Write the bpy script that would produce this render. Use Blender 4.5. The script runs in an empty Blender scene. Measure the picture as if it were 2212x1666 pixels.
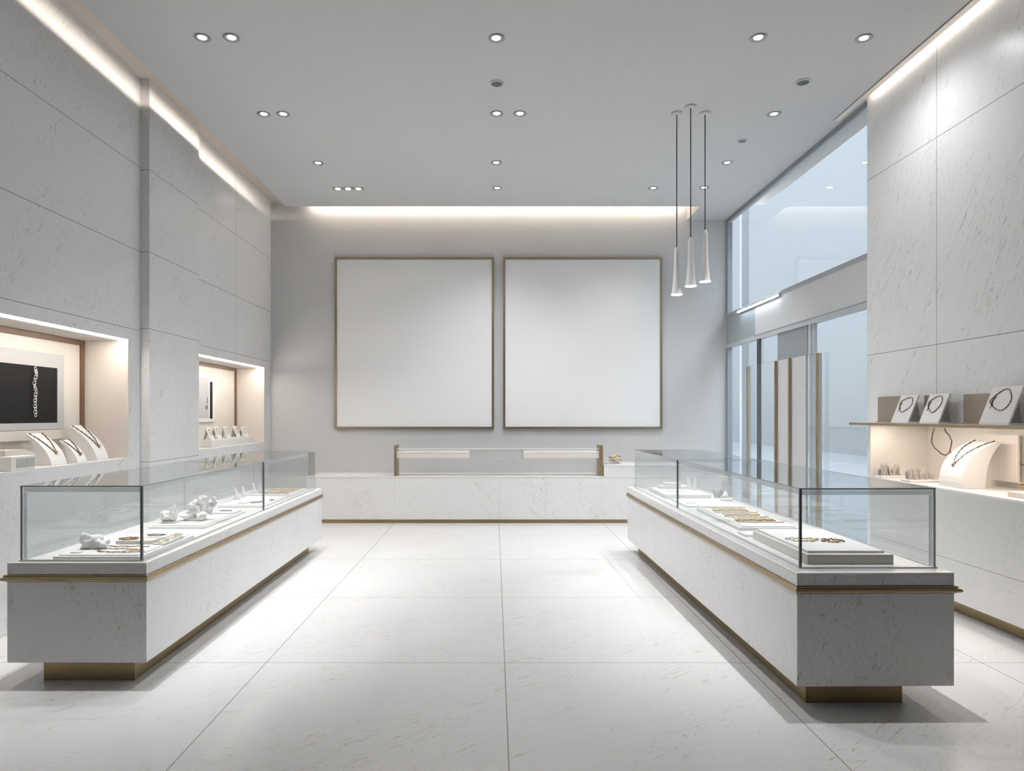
import bpy, bmesh, math, random
from mathutils import Vector, Matrix, noise
PI = math.pi
F, CX, CY, EYE = 1441.0, 1068.0, 897.0, 1.5
S = bpy.context.scene
COL = S.collection
rnd = random.Random(7)

def at(px, py, z):
    """point on the horizontal plane z seen at a photo pixel -> x, y"""
    y = (EYE - z) * F / (py - CY)
    return (px - CX) * y / F, y

# ------------------------------------------------------------------ materials
def new_mat(name):
    m = bpy.data.materials.new(name); m.use_nodes = True
    nt = m.node_tree
    return m, nt, nt.nodes['Principled BSDF']

def plain(name, col, rough=.5, metal=0.0, spec=.5, var=0.0, scale=8.0, emit=None, strength=0.0):
    m, nt, b = new_mat(name)
    b.inputs['Roughness'].default_value = rough
    b.inputs['Metallic'].default_value = metal
    b.inputs['Specular IOR Level'].default_value = spec
    if emit:
        b.inputs['Emission Color'].default_value = (*emit, 1); b.inputs['Emission Strength'].default_value = strength
    if var:
        tc = nt.nodes.new('ShaderNodeTexCoord'); n = nt.nodes.new('ShaderNodeTexNoise'); r = nt.nodes.new('ShaderNodeValToRGB')
        n.inputs['Scale'].default_value = scale; n.inputs['Detail'].default_value = 3
        r.color_ramp.elements[0].color = (*[c * (1 - var) for c in col], 1)
        r.color_ramp.elements[1].color = (*[min(1, c * (1 + var)) for c in col], 1)
        nt.links.new(tc.outputs['Object'], n.inputs['Vector']); nt.links.new(n.outputs['Fac'], r.inputs['Fac'])
        nt.links.new(r.outputs['Color'], b.inputs['Base Color'])
    else:
        b.inputs['Base Color'].default_value = (*col, 1)
    return m

def brushed(name, col, rough=.35, axis=(1, 1, 40)):
    m, nt, b = new_mat(name)
    tc = nt.nodes.new('ShaderNodeTexCoord'); mp = nt.nodes.new('ShaderNodeMapping'); n = nt.nodes.new('ShaderNodeTexNoise')
    r = nt.nodes.new('ShaderNodeValToRGB')
    mp.inputs['Scale'].default_value = axis; n.inputs['Scale'].default_value = 6
    r.color_ramp.elements[0].position = .3; r.color_ramp.elements[1].position = .7
    r.color_ramp.elements[0].color = (*[c * .86 for c in col], 1); r.color_ramp.elements[1].color = (*[c * 1.1 for c in col], 1)
    nt.links.new(tc.outputs['Object'], mp.inputs['Vector']); nt.links.new(mp.outputs[0], n.inputs['Vector'])
    nt.links.new(n.outputs['Fac'], r.inputs['Fac']); nt.links.new(r.outputs[0], b.inputs['Base Color'])
    b.inputs['Metallic'].default_value = 1.0; b.inputs['Roughness'].default_value = rough
    return m

def marble(name, base, d, joints=(), rough=.3, vein=(.36, .32, .27), amt=.5, spec=.4, jw=.003, jcol=(.16, .16, .16)):
    """pale stone with short thin veins along direction d; joints = [(axis, [positions])] or (axis, start, pitch)"""
    m, nt, b = new_mat(name)
    N, L = nt.nodes, nt.links
    d = Vector(d).normalized()
    e1 = d.orthogonal().normalized(); e2 = d.cross(e1)
    geo = N.new('ShaderNodeNewGeometry')
    def mth(op, a, bb=None, c=None):
        n = N.new('ShaderNodeMath'); n.operation = op
        for i, v in enumerate((a, bb, c)):
            if v is None: continue
            if isinstance(v, (int, float)): n.inputs[i].default_value = v
            else: L.new(v, n.inputs[i])
        return n.outputs[0]
    def dot(v, k):
        n = N.new('ShaderNodeVectorMath'); n.operation = 'DOT_PRODUCT'
        L.new(v, n.inputs[0]); n.inputs[1].default_value = tuple(k); return n.outputs['Value']
    # warp
    w = N.new('ShaderNodeTexNoise'); w.inputs['Scale'].default_value = 2.2; w.inputs['Detail'].default_value = 2
    L.new(geo.outputs['Position'], w.inputs['Vector'])
    ws = N.new('ShaderNodeVectorMath'); ws.operation = 'MULTIPLY_ADD'
    L.new(w.outputs['Color'], ws.inputs[0]); ws.inputs[1].default_value = (.06,) * 3; L.new(geo.outputs['Position'], ws.inputs[2])
    P = ws.outputs[0]
    u, v, ww = dot(P, d), dot(P, e1), dot(P, e2)
    def stretched(fu, fv, detail, off):
        cb = N.new('ShaderNodeCombineXYZ')
        L.new(mth('MULTIPLY_ADD', u, fu, off), cb.inputs[0]); L.new(mth('MULTIPLY', v, fv), cb.inputs[1]); L.new(mth('MULTIPLY', ww, fv), cb.inputs[2])
        n = N.new('ShaderNodeTexNoise'); n.inputs['Scale'].default_value = 1; n.inputs['Detail'].default_value = detail
        n.inputs['Roughness'].default_value = .6
        L.new(cb.outputs[0], n.inputs['Vector']); return n.outputs['Fac']
    def line(n, width):
        a = mth('ABSOLUTE', mth('SUBTRACT', n, .5))
        mr = N.new('ShaderNodeMapRange'); mr.inputs['From Min'].default_value = 0; mr.inputs['From Max'].default_value = width
        mr.inputs['To Min'].default_value = 1; mr.inputs['To Max'].default_value = 0
        L.new(a, mr.inputs['Value']); return mr.outputs[0]
    def band(n, lo, hi):
        mr = N.new('ShaderNodeMapRange'); mr.interpolation_type = 'SMOOTHSTEP'
        mr.inputs['From Min'].default_value = lo; mr.inputs['From Max'].default_value = hi
        L.new(n, mr.inputs['Value']); return mr.outputs[0]
    v1 = line(stretched(2.6, 26, 1.5, 0), .014)
    v2 = line(stretched(4.0, 52, 1.0, 9), .020)
    mask = band(stretched(.9, 3.2, 2, 21), .40, .62)
    brk = band(stretched(5.5, 24, 1, 40), .46, .60)
    f = mth('MAXIMUM', mth('MULTIPLY', v1, brk), mth('MULTIPLY', mth('MULTIPLY', v2, mth('SUBTRACT', 1.0, brk)), .7))
    f = mth('MULTIPLY', f, mth('MULTIPLY_ADD', mask, .8, .2))
    f = mth('MULTIPLY', mth('MINIMUM', f, 1.0), amt*1.4)
    mix = N.new('ShaderNodeMix'); mix.data_type = 'RGBA'
    mix.inputs['A'].default_value = (*base, 1); mix.inputs['B'].default_value = (*vein, 1)
    L.new(f, mix.inputs['Factor']); out = mix.outputs['Result']
    if joints:
        sep = N.new('ShaderNodeSeparateXYZ'); L.new(geo.outputs['Position'], sep.inputs[0])
        tot = None
        for j in joints:
            ax = sep.outputs['XYZ'.index(j[0])]
            if len(j) == 3:
                fr = mth('FRACT', mth('ADD', mth('DIVIDE', mth('SUBTRACT', ax, j[1]), j[2]), .5))
                k = mth('LESS_THAN', mth('MULTIPLY', mth('ABSOLUTE', mth('SUBTRACT', fr, .5)), j[2]), jw)
            else:
                k = None
                for p in j[1]:
                    q = mth('COMPARE', ax, p, jw); k = q if k is None else mth('MAXIMUM', k, q)
            tot = k if tot is None else mth('MAXIMUM', tot, k)
        mj = N.new('ShaderNodeMix'); mj.data_type = 'RGBA'
        L.new(mth('MULTIPLY', tot, .75), mj.inputs['Factor']); L.new(out, mj.inputs['A']); mj.inputs['B'].default_value = (*jcol, 1)
        out = mj.outputs['Result']
    L.new(out, b.inputs['Base Color'])
    b.inputs['Roughness'].default_value = rough; b.inputs['Specular IOR Level'].default_value = spec
    return m

def glass(name, tint=(.95, .96, .965), refl=.75):
    m = bpy.data.materials.new(name); m.use_nodes = True
    nt = m.node_tree; N, L = nt.nodes, nt.links; N.clear()
    out = N.new('ShaderNodeOutputMaterial'); mix = N.new('ShaderNodeMixShader'); t = N.new('ShaderNodeBsdfTransparent')
    g = N.new('ShaderNodeBsdfGlossy'); lw = N.new('ShaderNodeLayerWeight'); p = N.new('ShaderNodeMath'); q = N.new('ShaderNodeMath')
    t.inputs[0].default_value = (*tint, 1); g.inputs['Roughness'].default_value = .02; g.inputs['Color'].default_value = (.95, .97, .97, 1)
    lw.inputs['Blend'].default_value = .5
    p.operation = 'POWER'; p.inputs[1].default_value = 4.0
    q.operation = 'MULTIPLY_ADD'; q.inputs[1].default_value = refl; q.inputs[2].default_value = .03
    L.new(lw.outputs['Facing'], p.inputs[0]); L.new(p.outputs[0], q.inputs[0]); L.new(q.outputs[0], mix.inputs[0])
    L.new(t.outputs[0], mix.inputs[1]); L.new(g.outputs[0], mix.inputs[2]); L.new(mix.outputs[0], out.inputs[0])
    return m

def glow(name, col, strength):
    m = bpy.data.materials.new(name); m.use_nodes = True
    nt = m.node_tree; nt.nodes.clear()
    o = nt.nodes.new('ShaderNodeOutputMaterial'); e = nt.nodes.new('ShaderNodeEmission')
    e.inputs[0].default_value = (*col, 1); e.inputs[1].default_value = strength
    nt.links.new(e.outputs[0], o.inputs[0]); return m

WARM = (1.0, .86, .73)
STONE = (.80, .795, .785)
M = {}
M['floor'] = marble('floor_marble', (.71, .708, .705), (.8, .6, 0), [('X', .062, 1.445), ('Y', 4.040, 1.446)], rough=.22, amt=.5, jw=.0028, spec=.35)
M['wall_l'] = marble('wall_marble_left', (.80, .805, .815), (.15, .5, .8), [('Z', [3.82, 3.03, 2.29]), ('Y', [8.57])], rough=.3, amt=.55)
M['pil'] = marble('pilaster_marble', (.78, .785, .79), (.15, .5, .8), [('Z', [3.80, 3.03, 2.31, 1.06])], rough=.3, amt=.6)
M['wall_r'] = marble('wall_marble_right', (.88, .88, .88), (.0, -.5, .85), [('Z', [3.648, 2.047]), ('Y', [5.16])], rough=.3, amt=.55)
M['bench_r'] = marble('bench_marble_right', (.72, .72, .71), (.3, -.5, .85), [('Z', [.42])], rough=.3, amt=.4, jw=.002)
M['niche_stone'] = marble('niche_marble', (.80, .76, .70), (.3, .5, .8), rough=.35, amt=.5)
M['niche_stone_r'] = marble('niche_marble_right', (.80, .765, .71), (.6, -.3, .75), rough=.35, amt=.45)
M['case_l'] = marble('counter_marble_left', (.79, .79, .79), (-.25, .25, .95), rough=.3, amt=.55)
M['case_r'] = marble('counter_marble_right', (.80, .80, .80), (.3, .25, .92), rough=.3, amt=.55)
M['back_c'] = marble('back_counter_marble', (.80, .80, .795), (.62, .1, -.78), [('X', [-1.39, .07, .71, 1.50])], rough=.3, amt=.55, jw=.0015, jcol=(.5, .5, .5))
M['top'] = plain('white_stone_top', (.86, .85, .83), .25, var=.02)
M['plaster'] = plain('wall_plaster', (.62, .62, .622), .7, var=.015, scale=2)
M['ceil'] = plain('ceiling_paint', (.63, .63, .63), .8, var=.012, scale=1.5)
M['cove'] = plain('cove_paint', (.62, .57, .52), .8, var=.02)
M['trim'] = plain('trim_lit_beige', (.84, .79, .73), .7, var=.02)  # beige raised to carry the warm strip's light in the colour
M['beige'] = plain('beige_lining', (.80, .745, .685), .6, var=.02, scale=3)
M['dark'] = plain('unseen_wall_black', (.04, .04, .04), .9, var=.05)  # near-black to soak up light behind the camera
M['bronze'] = brushed('bronze_metal', (.42, .33, .21), .38)
M['bronze_d'] = brushed('dark_bronze_metal', (.36, .27, .15), .4)
M['brown'] = plain('brown_lacquer', (.17, .10, .06), .4, var=.06)
M['gold'] = brushed('gold_frame', (.43, .35, .23), .35)
M['canvas'] = plain('blank_canvas', (.88, .88, .88), .75, var=.01, scale=3)
M['glass'] = glass('case_glass')
M['edge_refr'] = glass('painted_edge_refraction', (.95, .96, .965), .2)  # whitish band painting the refraction along the clear glass edges
_nt = M['edge_refr'].node_tree; _d = _nt.nodes.new('ShaderNodeBsdfDiffuse'); _d.inputs[0].default_value = (.86, .88, .89, 1); _m = _nt.nodes.new('ShaderNodeMixShader'); _m.inputs[0].default_value = .28
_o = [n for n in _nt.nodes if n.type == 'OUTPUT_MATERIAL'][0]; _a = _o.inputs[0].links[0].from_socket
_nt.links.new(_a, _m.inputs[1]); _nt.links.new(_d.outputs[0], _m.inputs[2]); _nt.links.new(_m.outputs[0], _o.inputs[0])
M['gedge2'] = plain('glass_edge_light', (.66, .68, .68), .25, var=.08)
M['channel'] = plain('glass_channel', (.62, .62, .61), .3, metal=.3, var=.03)
M['wglass'] = glass('window_glass', (.97, .985, .99), .5)
M['gedge'] = plain('glass_edge', (.40, .42, .42), .25, var=.1)
M['gbar'] = plain('corner_bar', (.20, .21, .21), .3, metal=.6, var=.05)
M['wframe'] = plain('window_frame_grey', (.30, .33, .36), .4, metal=.3, var=.04)
M['wframe_l'] = plain('window_rail_light', (.52, .545, .57), .45, var=.03)
M['rail'] = plain('window_rail_mid', (.36, .38, .395), .45, var=.03)
M['mull'] = plain('dark_mullion', (.05, .057, .062), .45, var=.05)
M['fascia'] = plain('fascia_panel', (.62, .64, .66), .55, var=.02)
M['fascia_d'] = plain('fascia_panel_blue', (.36, .41, .45), .5, var=.03)
M['dpanel'] = plain('door_panel', (.57, .575, .58), .5, var=.02)
M['dpanel_d'] = plain('door_panel_grey', (.29, .32, .34), .5, var=.02)
M['white'] = plain('white_display', (.84, .83, .81), .55, var=.02, scale=12)
M['cream'] = plain('cream_leatherette', (.74, .69, .63), .6, var=.03, scale=20)
M['grey'] = plain('light_grey_card', (.52, .52, .52), .6, var=.02)
M['black'] = plain('black_screen', (.008, .008, .009), .6, spec=.25, var=.1)
M['smoke'] = plain('smoked_bronze_acrylic', (.34, .275, .215), .3, var=.05)
M['silver'] = plain('silver_metal', (.85, .85, .85), .25, metal=.9, var=.05)
M['jet'] = plain('dark_chain', (.10, .08, .065), .4, metal=.6, var=.1)
M['chain'] = plain('gold_chain_metal', (.82, .68, .44), .3, metal=.8, var=.12, scale=40)
M['amber'] = plain('bronze_gem', (.40, .25, .13), .3, metal=.5, var=.15, scale=40)
M['crystal'] = plain('grey_crystal', (.46, .43, .40), .4, var=.25, scale=30)
M['lampring'] = plain('lamp_ring', (.36, .36, .355), .35, metal=.4, var=.04)
M['grille'] = plain('speaker_grille', (.30, .305, .31), .6, metal=.3, var=.2, scale=200)
M['pend'] = plain('pendant_shade', (.66, .655, .65), .55, var=.03, scale=30)
M['cord'] = plain('pendant_cord', (.10, .10, .11), .6, var=.05)
M['lens'] = glow('lamp_lens', (1, .985, .95), 9.0)
M['pglow'] = glow('pendant_diffuser', (1, .99, .97), 5.0)
M['tube'] = glow('tube_diffuser', (.86, .94, 1.0), 30)
M['led_l'] = glow('led_left_cove', WARM, 68.0)
M['led_b'] = glow('led_back_cove', WARM, 26.0)
M['led_r'] = glow('led_right_wash', WARM, 24.0)
M['led_n'] = glow('led_niche', (1.0, .90, .81), 58.0)
M['led_s'] = glow('led_shelf', (1.0, .86, .74), 32.0)
M['pave'] = plain('outside_paving', (.15, .158, .163), .8, var=.04)
M['pillar'] = plain('outside_pillar', (.17, .178, .18), .8, var=.02)
M['sky_screen'] = plain('outside_sky_screen', (.124, .127, .126), .8, var=.02)  # for facades added to screen the bright sky

# ------------------------------------------------------------------ mesh builder
class MB:
    def __init__(s): s.v, s.f, s.m, s.sm = [], [], [], []
    def add(s, vs, fs, mi=0, smooth=False):
        o = len(s.v); s.v += [tuple(p) for p in vs]
        for f in fs: s.f.append(tuple(o + i for i in f)); s.m.append(mi); s.sm.append(smooth)
        return s
    def box(s, x0, x1, y0, y1, z0, z1, mi=0, em=None, pane=None):
        v = [(x0,y0,z0),(x1,y0,z0),(x1,y1,z0),(x0,y1,z0),(x0,y0,z1),(x1,y0,z1),(x1,y1,z1),(x0,y1,z1)]
        fs = [(0,3,2,1),(4,5,6,7),(0,1,5,4),(1,2,6,5),(2,3,7,6),(3,0,4,7)]
        if em is None: return s.add(v, fs, mi)
        ax = {'z': (0,1), 'y': (2,4), 'x': (3,5)}[pane]
        o = len(s.v); s.v += v
        for i, f in enumerate(fs):
            s.f.append(tuple(o + k for k in f)); s.m.append(mi if i in ax else em); s.sm.append(False)
        return s
    def prism(s, prof, a0, a1, plane='xz', mi=0, smooth=False):
        """extrude closed 2-D profile; plane xz -> along y, yz -> along x, xy -> along z"""
        n = len(prof)
        def P(p, a): return {'xz': (p[0], a, p[1]), 'yz': (a, p[0], p[1]), 'xy': (p[0], p[1], a)}[plane]
        v = [P(p, a0) for p in prof] + [P(p, a1) for p in prof]
        s.add(v, [(i, (i+1) % n, n+(i+1) % n, n+i) for i in range(n)], mi, smooth)
        return s.add(v, [tuple(range(n))[::-1], tuple(range(n, 2*n))], mi)
    def tube(s, pts, r, n=6, mi=0, closed=False, rf=None, caps=True):
        pts = [Vector(p) for p in pts]; k = len(pts); vs = []
        for i, p in enumerate(pts):
            a = pts[(i-1) % k] if (closed or i > 0) else p
            b = pts[(i+1) % k] if (closed or i < k-1) else p
            t = (b - a).normalized() if (b - a).length > 1e-9 else Vector((0,0,1))
            up = Vector((0,0,1)) if abs(t.z) < .9 else Vector((1,0,0))
            e1 = t.cross(up).normalized(); e2 = t.cross(e1)
            rr = r if rf is None else r * rf(i)
            for j in range(n):
                an = 2*PI*j/n; vs.append(p + e1*(rr*math.cos(an)) + e2*(rr*math.sin(an)))
        fs = []
        for i in range(k if closed else k-1):
            i2 = (i+1) % k
            fs += [(i*n+j, i*n+(j+1) % n, i2*n+(j+1) % n, i2*n+j) for j in range(n)]
        s.add(vs, fs, mi, True)
        if caps and not closed:
            s.add(vs[:n], [tuple(range(n))[::-1]], mi); s.add(vs[-n:], [tuple(range(n))], mi)
        return s
    def lathe(s, prof, c=(0,0), n=24, mi=0, smooth=True, capb=True, capt=True):
        vs = []
        for r, z in prof:
            for j in range(n):
                a = 2*PI*j/n; vs.append((c[0]+r*math.cos(a), c[1]+r*math.sin(a), z))
        k = len(prof)
        s.add(vs, [(i*n+j, i*n+(j+1) % n, (i+1)*n+(j+1) % n, (i+1)*n+j) for i in range(k-1) for j in range(n)], mi, smooth)
        if capb: s.add(vs[:n], [tuple(range(n))[::-1]], mi)
        if capt: s.add(vs[-n:], [tuple(range(n))], mi)
        return s
    def lump(s, c, rad, seed, sub=2, amp=.35, mi=0, smooth=False, freq=1.3, zmin=None):
        bm = bmesh.new(); bmesh.ops.create_icosphere(bm, subdivisions=sub, radius=1)
        vs = []
        for v in bm.verts:
            k = 1 + amp * noise.noise(v.co * freq + Vector((seed*3.1, seed*1.7, seed*.9))) * 1.6
            p = Vector((v.co.x*rad[0]*k + c[0], v.co.y*rad[1]*k + c[1], v.co.z*rad[2]*k + c[2]))
            if zmin is not None: p.z = max(p.z, zmin)
            vs.append(p)
        fs = [tuple(v.index for v in f.verts) for f in bm.faces]; bm.free()
        return s.add(vs, fs, mi, smooth)
    def ribbon(s, rows, th, mi=0, smooth=True):
        """solid sheet from rows of points (list of lists), thickness along its normal"""
        R, C = len(rows), len(rows[0]); top = [[Vector(p) for p in r] for r in rows]; bot = []
        for i in range(R):
            br = []
            for j in range(C):
                a = top[min(i+1,R-1)][j] - top[max(i-1,0)][j]; b = top[i][min(j+1,C-1)] - top[i][max(j-1,0)]
                nn = a.cross(b); nn = nn.normalized() if nn.length > 1e-9 else Vector((0,0,1))
                br.append(top[i][j] - nn*th)
            bot.append(br)
        vs = [p for r in top for p in r] + [p for r in bot for p in r]; o = R*C
        fs = []
        for i in range(R-1):
            for j in range(C-1):
                a, b, c, d = i*C+j, i*C+j+1, (i+1)*C+j+1, (i+1)*C+j
                fs += [(a,b,c,d), (o+d,o+c,o+b,o+a)]
        for i in range(R-1):
            fs += [(i*C, (i+1)*C, o+(i+1)*C, o+i*C), (i*C+C-1, o+i*C+C-1, o+(i+1)*C+C-1, (i+1)*C+C-1)]
        for j in range(C-1):
            fs += [(j, o+j, o+j+1, j+1), ((R-1)*C+j, (R-1)*C+j+1, o+(R-1)*C+j+1, o+(R-1)*C+j)]
        return s.add(vs, fs, mi, smooth)

def tag(o, label=None, cat=None, group=None, kind=None):
    if label: o['label'] = label
    if cat: o['category'] = cat
    if group: o['group'] = group
    if kind: o['kind'] = kind
    return o

def obj(name, mb, mats, parent=None, bevel=0, local=False, seg=2):
    me = bpy.data.meshes.new(name)
    off = Vector((0,0,0))
    if parent is not None and not local:
        p = parent
        while p is not None: off += p.location; p = p.parent
    me.from_pydata([tuple(Vector(v) - off) for v in mb.v], [], mb.f)
    mats = mats if isinstance(mats, (list, tuple)) else [mats]
    for m in mats: me.materials.append(M[m] if isinstance(m, str) else m)
    me.polygons.foreach_set('material_index', mb.m); me.polygons.foreach_set('use_smooth', mb.sm)
    me.update()
    bm = bmesh.new(); bm.from_mesh(me); bmesh.ops.remove_doubles(bm, verts=bm.verts, dist=1e-6)
    bmesh.ops.recalc_face_normals(bm, faces=bm.faces); bm.to_mesh(me); bm.free()
    o = bpy.data.objects.new(name, me); COL.objects.link(o)
    if parent is not None: o.parent = parent
    if bevel:
        b = o.modifiers.new('bevel', 'BEVEL'); b.width = bevel; b.segments = seg; b.limit_method = 'ANGLE'; b.angle_limit = .7
    return o

def origin(o, p):
    """move a top-level mesh's origin to p without moving the mesh"""
    d = Vector(p) - o.location; o.data.transform(Matrix.Translation(-d)); o.location = Vector(p); return o

def thing(name, label, cat, loc=(0,0,0), rz=0, group=None):
    o = bpy.data.objects.new(name, None); COL.objects.link(o); o.empty_display_size = .1
    o.location = loc; o.rotation_euler = (0, 0, rz)
    return tag(o, label, cat, group)

def struct(name, mb, mats, parent=None, bevel=0):
    return tag(obj(name, mb, mats, parent, bevel), kind='structure')

def copy_tree(o, parent=None):
    c = o.copy(); COL.objects.link(c)
    if parent is not None: c.parent = parent
    for ch in list(o.children): copy_tree(ch, c)
    return c

# ------------------------------------------------------------------ room shell
HC, ZR = 4.40, 4.654                       # ceiling, recess lid
XL, XR, XW, YB, YF = -3.32, 3.42, 3.435, 9.90, -.6
XN, XNR = -3.73, 3.95                      # niche backs
struct('floor', MB().box(-3.8, 4.05, YF, YB, -.12, 0), 'floor')

c = MB()
c.box(-2.90, 3.33, YF, 9.266, HC, HC+.02)
c.box(2.861, 3.33, 9.266, YB, HC, HC+.02)
c.box(3.33, XW+.07, 6.55, YB, HC, HC+.02)
c.box(3.383, 3.39, YF, 6.12, HC, HC+.07, 1); c.box(3.39, XW+.07, 6.12, 6.55, HC, HC+.02, 1)
c.box(-3.84, 4.05, YF, YB+.1, ZR, ZR+.1, 1)
c.box(2.861, 2.875, 9.266, YB, HC+.02, ZR, 1)
c.box(-2.78, -2.68, YF, 9.2, HC+.046, HC+.05, 1); c.box(-2.685, -2.68, YF, 9.2, HC+.02, HC+.046, 1)   # light trough of the left cove
struct('ceiling', c, ['ceil', 'cove'])
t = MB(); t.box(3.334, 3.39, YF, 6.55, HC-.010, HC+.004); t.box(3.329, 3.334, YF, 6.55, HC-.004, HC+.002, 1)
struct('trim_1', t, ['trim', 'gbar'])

w = MB()
w.box(XN, XL, YF, YB, 0, 1.10); w.box(XN, XL, YF, YB, 2.185, ZR)
w.box(XN, XL, YF, 2.8, 1.10, 2.185); w.box(XN, XL, 6.06, 7.1, 1.10, 2.185); w.box(XN, XL, 9.63, YB, 1.10, 2.185)
w.box(XN-.1, XN, YF, YB, 1.0, 2.3, 1)
wl = struct('wall_left', w, ['wall_l', 'niche_stone'])
pil = struct('wall_left_pilaster', MB().box(-3.34, -3.233, 6.254, 7.302, 0, ZR), 'pil', wl, .003)
for (a, b) in ((2.8, 6.06), (7.1, 9.63)):
    n = MB()
    n.box(XN+.001, XL-.001, b-.012, b, 1.10, 2.185); n.box(XN+.001, XL-.001, a, a+.012, 1.10, 2.185)
    n.box(XN+.001, XL-.03, a, b, 2.173, 2.185)
    n.box(XN+.001, XL-.0005, a, b, 1.10, 1.112, 1)
    struct('niche_lining', n, ['beige', 'top'], wl)
    n = MB()
    n.box(XN, XN+.02, b-.062, b-.02, 1.112, 2.128); n.box(XN, XN+.02, a+.02, b-.02, 2.128, 2.168); n.box(XN, XN+.02, a+.02, a+.062, 1.112, 2.128)
    struct('niche_trim', n, 'brown', wl)

struct('wall_back', MB().box(-3.84, XW+.07, YB, YB+.1, 0, ZR), 'plaster')
struct('wall_front_unseen', MB().box(-3.84, 4.05, YF-.1, YF, 0, ZR+.1), 'dark')  # unseen wall, kept near-black and close so little light reaches counter fronts

w = MB()
w.box(XR, XNR+.1, YF, 6.075, 1.414, ZR)
w.box(XR, XNR+.1, 6.075, 6.12, 0, ZR, 0)
w.box(XNR, XNR+.1, YF, 6.075, .9, 1.414, 1)
w.box(XR, XNR, YF, 6.075, .117, .925, 2); w.box(XR+.12, XNR, YF, 6.075, 0, .117, 3)
wr = struct('wall_right', w, ['wall_r', 'niche_stone_r', 'bench_r', 'bronze_d'])
struct('bench_top', MB().box(XR-.002, XNR, YF, 6.075, .925, .943), 'top', wr, .002)
struct('niche_end_lining', MB().box(XR+.001, XNR, 6.069, 6.075, .943, 1.414), 'niche_stone_r', wr)

# ------------------------------------------------------------------ glazed wall on the right
Z1, Z2, Z3 = 2.493, 2.547, 2.945
Y0, Y1 = 6.12, YB
f = MB()
f.box(XW, XW+.07, Y0, Y1, 4.355, HC, 0); f.box(XW, XW+.07, Y1-.075, Y1, 2.995, 4.355, 0)
f.box(XW, XW+.07, Y0, Y1, Z3, 2.995, 2); f.box(XW+.01, XW+.05, Y0, Y1-.075, 4.335, 4.355, 1)
w1 = struct('window_1', f, ['wframe', 'wframe_l', 'rail'])
struct('window_pane', MB().box(XW+.03, XW+.038, Y0, Y1-.075, 2.995, 4.335), 'wglass', w1)
f = MB()
f.box(XW+.005, XW+.08, Y0, 8.80, Z2, Z3, 0); f.box(XW+.01, XW+.07, 8.80, Y1, Z2, Z3, 1)
f.box(XW, XW+.07, Y0, Y1, Z1, Z2, 2); f.box(XW-.002, XW+.07, Y0, 8.80, Z2-.004, Z2+.006, 3)
struct('trim_2', f, ['fascia', 'fascia_d', 'wframe_l', 'wframe'])
f = MB(); f.box(XW, XW+.07, Y1-.075, Y1, 0, Z1, 0); f.box(XW+.005, XW+.03, 8.66, 8.745, 0, Z1, 1); f.box(XW, XW+.07, Y0, Y1, 0, .03, 0)
w2 = struct('window_2', f, ['wframe', 'mull'])
p = MB(); p.box(XW+.03, XW+.038, Y0, 7.04, .03, Z1); p.box(XW+.03, XW+.038, 9.02, Y1-.075, .03, Z1); p.box(XW+.03, XW+.038, 7.04, 9.02, 2.16, Z1)
struct('window_pane', p, 'wglass', w2)
p = MB(); p.box(XW+.015, XW+.03, 7.36, 8.13, 2.165, Z1)
struct('overdoor_panel', p, 'dpanel_d', w2)
p = MB(); p.box(XW+.012, XW+.05, 7.27, 7.31, 0, Z1, 0); p.box(XW+.012, XW+.05, 7.20, 7.225, 0, Z1, 0)
struct('window_mullion', p, 'wframe_l', w2)
def door(n, a, b, mat, bars):
    d = struct('door_%d' % n, MB().box(XW, XW+.022, a, b, .03, 2.16, 0, 1, 'x'), [mat, 'gedge' if mat == 'wglass' else mat])
    for y in bars:
        struct('door_handle', MB().box(XW-.032, XW+.0, y-.014, y+.014, .03, 2.16), 'bronze', d, .004)
    return d
door(1, 7.04, 7.355, 'wglass', [7.055])
door(2, 7.36, 7.745, 'dpanel', [7.725])
door(3, 7.75, 8.13, 'dpanel', [8.105])
door(4, 8.135, 9.02, 'wglass', [8.995])
struct('outside_pavement', MB().box(3.6, 40, -20, 60, -.2, -.05), 'pave')
struct('outside_sky_screen', MB().box(4.45, 4.58, 12.0, 12.1, -.05, 6, 1).box(14, 15, -20, 70, -.05, 15).box(3.6, 40, 60, 61, -.05, 22), ['sky_screen', 'pillar'])  # pillar, plus facades added to hide the brightened sky behind the glass

t = thing('linear_lamp', 'slim white tube lamp on the grey transom rail above the glass doors', 'lamp', (XW, 8.66, Z3))
obj('housing', MB().box(XW-.026, XW-.0, 8.0, 9.34, Z3-.02, Z3+.014), 'wframe_l', t, .006)
obj('diffuser', MB().tube([(XW-.032, 8.01, Z3-.004), (XW-.032, 9.33, Z3-.004)], .010, 10), 'tube', t)

# ------------------------------------------------------------------ hidden warm light strips
def strip(label, x0, x1, y0, y1, z0, z1, mat):
    o = obj('led_strip', MB().box(x0, x1, y0, y1, z0, z1), mat)
    origin(o, ((x0+x1)/2, (y0+y1)/2, z0)); return tag(o, label, 'light strip', 'warm light strips')
strip('warm light strip along the ceiling cove above the left marble wall', -2.70, -2.69, 3.2, 9.1, HC+.0215, HC+.042, 'led_l')
strip('warm light strip along the ceiling cove above the two picture frames', -2.7, 2.78, 9.79, 9.815, ZR-.02, ZR-.001, 'led_b')
strip('warm light strip at the ceiling edge washing the right marble wall', 3.391, 3.400, 3.2, 6.02, HC+.006, HC+.04, 'led_r')
strip('warm light strip over the front edge of the niche with the black screen', XL-.028, XL-.004, 3.6, 6.045, 2.168, 2.1745, 'led_n')
strip('warm light strip over the front edge of the far niche nearest the back wall', XL-.028, XL-.004, 7.15, 9.615, 2.168, 2.1745, 'led_n')
strip('warm light strip under the shelf on the right marble wall', 3.45, 3.49, 3.6, 5.95, 1.4085, 1.4135, 'led_s')

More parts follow.
